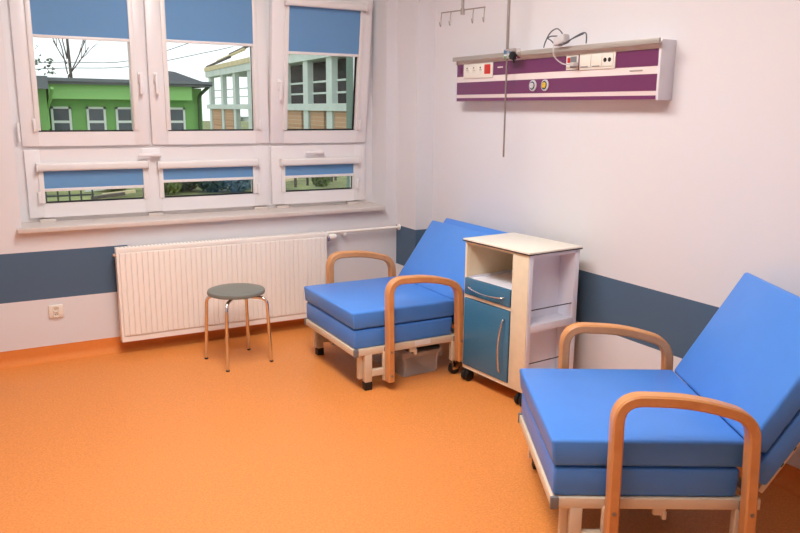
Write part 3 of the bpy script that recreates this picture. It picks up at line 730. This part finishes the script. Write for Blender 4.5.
# local +x runs along the facade towards the viewer, local +y is away from the viewer's side
for i, l in enumerate((.9, 5.3, 9.2, 13.4, 17.3, 21.2, 25.0, 28.5)):
    obj('column', bx(l - .38, l + .38, 0, .3, 0, gz(3.9)), M['concrete'], cs)
for i, l in enumerate((.9, 5.3, 9.2, 13.4, 17.3, 21.2, 25.0, 28.5)):
    if l < 17: obj('column', bx(l - .3, l + .3, 9, 9.5, 0, gz(3.9)), M['concrete'], cs)
obj('roof_beam', bx(-.2, 34, -.1, .7, gz(3.84), gz(4.30)), M['concrete'], cs); obj('roof_slab', bx(0, 34, .6, 9.6, gz(3.95), gz(4.2)), M['concrete'], cs)
obj('timber_edge', bx(-.3, 34, -.15, .5, gz(4.30), gz(4.62)), M['timber'], cs)
obj('parapet_beam', bx(-.2, 34, -.08, .5, gz(1.40), gz(1.74)), M['concrete'], cs)
for a, c in ((1.2, 4.9), (5.75, 8.8), (13.8, 16.9), (17.7, 20.8), (21.6, 24.5), (25.5, 28.0), (29.0, 32)):
    obj('brick_infill', bx(a, c - .5, .08, .35, 0, gz(1.42)), M['brick'], cs)
obj('interior_shade_sheet', bx(16.8, 34, 1.3, 1.5, 0, gz(3.9)), M['shade_backing'], cs)  # dark sheet added behind the right bays, its colour stands for interior shade
obj('floor_slab', bx(0, 34, .5, 9.6, gz(.6), gz(.8)), M['concrete'], cs)
for z in (2.2, 2.75): obj('railing', bx(0, 30, .25, .32, gz(z), gz(z) + .09), M['concrete'], cs)
for i in range(5):
    b = new(); x = -1 + i * 4.2; tube(b, [(x, .2, gz(4.7) + .25 * i), (x + 9, .1, gz(5.0) + .25 * i)], .09, 6); obj('roof_batten', b, M['timber'] if i % 2 else M['bark'], cs)
# trees
def branch(b, p, d, L, r, depth):
    q = p + d * L; tube(b, [p, (p + q) / 2 + Vector((random.uniform(-.04, .04) * L, 0, 0)), q], [r, r * .8, r * .6], 6)
    if depth == 0: return [q]
    out = []
    for k in range(3):
        dd = (d + Vector((random.uniform(-.55, .55), random.uniform(-.5, .5), random.uniform(.0, .3)))).normalized(); out += branch(b, p + d * L * random.uniform(.5, 1), dd, L * random.uniform(.5, .75), r * .55, depth - 1)
    return out
bt = thing('bare_tree', 'bare leafless tree rising behind the green house roof', 'tree', (.66, 29.5, GZ))
b = new(); branch(b, Vector((0, 0, 0)), Vector((.03, 0, 1)), 5.6, .085, 0)
for (z, dx_, L) in ((3.3, .50, 2.2), (3.5, -.20, 2.2), (4.1, .15, 1.6), (4.15, -.12, 1.3), (3.4, .75, 1.5), (3.9, -.5, 1.0)):
    branch(b, Vector((.03 * z, 0, z)), Vector((dx_, .1, 1)).normalized(), L, .028, 2)
obj('trunk', b, M['bark'], bt)
def leaves(b, c, rx, rz, n, s):
    for k in range(n):
        u = Vector((random.gauss(0, 1), random.gauss(0, 1), random.gauss(0, 1))).normalized() * random.uniform(.3, 1) ** .5
        p = Vector(c) + Vector((u.x * rx, u.y * rx, u.z * rz)); a = Vector((random.uniform(-1, 1), random.uniform(-1, 1), random.uniform(-1, 1))).normalized(); t_ = a.orthogonal().normalized(); w_ = a.cross(t_)
        q = random.uniform(.6, 1.2) * s; b.faces.new([b.verts.new(p + t_ * q), b.verts.new(p + w_ * q * .6), b.verts.new(p - t_ * q), b.verts.new(p - w_ * q * .6)])
lt = thing('leafy_tree', 'thin leafy tree at the left edge of the window view', 'tree', (-1.0, 20.0, GZ))
b = new(); tube(b, [(0, 0, 0), (-.1, 0, 2.0), (-.15, 0, 3.9)], [.05, .035, .012], 6); obj('trunk', b, M['bark'], lt)
b = new()
for (x, z, n, r_) in ((-.1, 3.55, 26, .3), (.25, 3.25, 22, .25), (-.2, 3.9, 14, .25), (.3, 3.5, 8, .15)): leaves(b, (x, 0, z), r_, r_ * .6, n, .07)
obj('foliage', b, M['leaf'], lt)
# shrubs below the window, seen through the low panes
for i, (x, y, r_, h, m_, lb) in enumerate((
        (3.0, 22.4, .75, .95, 'bush1', 'olive green shrub leftmost seen through the low middle pane'), (3.75, 23.2, .95, 1.05, 'bush2', 'dark green shrub left of the bluish ones outside'),
        (4.7, 22.6, .95, 1.0, 'bush2', 'darkest wide shrub in the middle outside'), (5.4, 22.0, .8, .85, 'bush3', 'bluish grey shrub beside the dark ones outside'),
        (6.2, 23.2, .9, 1.0, 'bush3', 'bluish shrub farthest right in the low middle pane'), (1.5, 24.0, .7, .65, 'bush1', 'low olive shrub beside the plank pile outside'),
        (8.9, 22.4, .55, .8, 'bush1', 'thin yellow green shrub seen through the low right pane'))):
    x, y, r_, h = sx_(x), sy_(y), r_ * KS * .66, h * KS * .9
    t = thing('shrub', lb, 'shrub', (x, y, GZ), 0, 'shrubs outside the window')
    b = new(); leaves(b, (0, 0, h * .46), r_, h * .5, 900, .06); obj('foliage', b, M[m_], t)
    b = new()
    for k in range(4): tube(b, [(0, 0, -.05), (random.uniform(-.3, .3) * r_, random.uniform(-.3, .3), h * .8)], .02, 5)
    obj('stem', b, M['bark'], t)
# metal railing on the left
fn = thing('railing', 'dark metal railing on the grass before the green house', 'railing', (sx_(-.5), sy_(21.0), GZ))
for k in range(7): obj('post', bx(-.9 + k * .25, -.865 + k * .25, -.02, .02, 0, .56), M['fence'], fn)
obj('rail', bx(-.9, .65, -.015, .015, .52, .56), M['fence'], fn); obj('rail', bx(-.9, .65, -.015, .015, .16, .2), M['fence'], fn)
for k, (x, y, a, m_, lb) in enumerate(((.9, 21.6, 12, 'bark', 'dark weathered plank lying nearest on the grass outside'), (1.35, 22.3, 4, 'timber', 'pale timber plank lying behind the dark plank'), (1.0, 24.0, 4, 'extwhite', 'white board lying behind the planks outside'), (8.2, 24.5, 10, 'timber', 'pale timber plank lying on the grass behind the low right pane'))):
    o = obj('plank', bx(-.4, .4, -.06, .06, 0, .07), M[m_], loc=(sx_(x), sy_(y), GZ + .05)); o.rotation_euler = (0, R(-4), R(a)); tag(o, lb, 'plank', 'planks on the grass')
for k, x in enumerate((7.9, 8.6, 9.6, 10.1, 10.5)):
    o = obj('stake', bx(-.03, .03, -.03, .03, 0, .8), M['bark'], loc=(sx_(x), sy_(22.6 + .5 * k), GZ)); tag(o, ('leftmost thin stake standing in the yellow grass', 'second thin stake standing in the yellow grass', 'middle thin stake standing in the yellow grass', 'fourth thin stake standing in the yellow grass', 'rightmost thin stake standing in the yellow grass')[k], 'stake', 'stakes in the grass')
for k, (za, zb_) in enumerate(((2.50, 3.10), (2.66, 3.52))):
    b = new(); tube(b, smooth_path([(-4, 18, za - .3), (-.9, 18, za), (1.2, 18, za + .12), (3.4, 18, zb_), (4.2, 18, zb_ + .2)], 6), .011, 5)
    o = obj('power_line', b, M['wire']); tag(o, 'lower overhead wire crossing the white sky' if k == 0 else 'upper overhead wire crossing the white sky', 'wire', 'overhead wires')

# ------------------------------------------------------------------ sky
w = bpy.data.worlds.new('sky'); bpy.context.scene.world = w; w.use_nodes = True
bg = w.node_tree.nodes['Background']; bg.inputs['Color'].default_value = (0.93, 0.97, 1.0, 1); bg.inputs['Strength'].default_value = 1.45

# ------------------------------------------------------------------ camera
cd = bpy.data.cameras.new('camera'); cam = bpy.data.objects.new('camera', cd); C.objects.link(cam)
yaw, pit, rol = R(29.2426), R(11.8441), R(.502)
F = Vector((math.sin(yaw) * math.cos(pit), math.cos(yaw) * math.cos(pit), -math.sin(pit)))
Rt = Vector((math.cos(yaw), -math.sin(yaw), 0)); U = Rt.cross(F)
R2 = Rt * math.cos(rol) + U * math.sin(rol); U2 = U * math.cos(rol) - Rt * math.sin(rol)
mw = Matrix((R2, U2, -F)).transposed().to_4x4(); mw.translation = Vector((-2.7842, -4.8351, 1.5175)); cam.matrix_world = mw
cd.sensor_fit = 'HORIZONTAL'; cd.sensor_width = 36.0; cd.lens = 751.18 * 36 / 800; cd.clip_start = .05; cd.clip_end = 400
sc = bpy.context.scene; sc.camera = cam
sc.view_settings.view_transform = 'Standard'; sc.view_settings.look = 'None'; sc.view_settings.gamma = 1.0; sc.view_settings.exposure = 0.0
sc.view_settings.use_curve_mapping = False
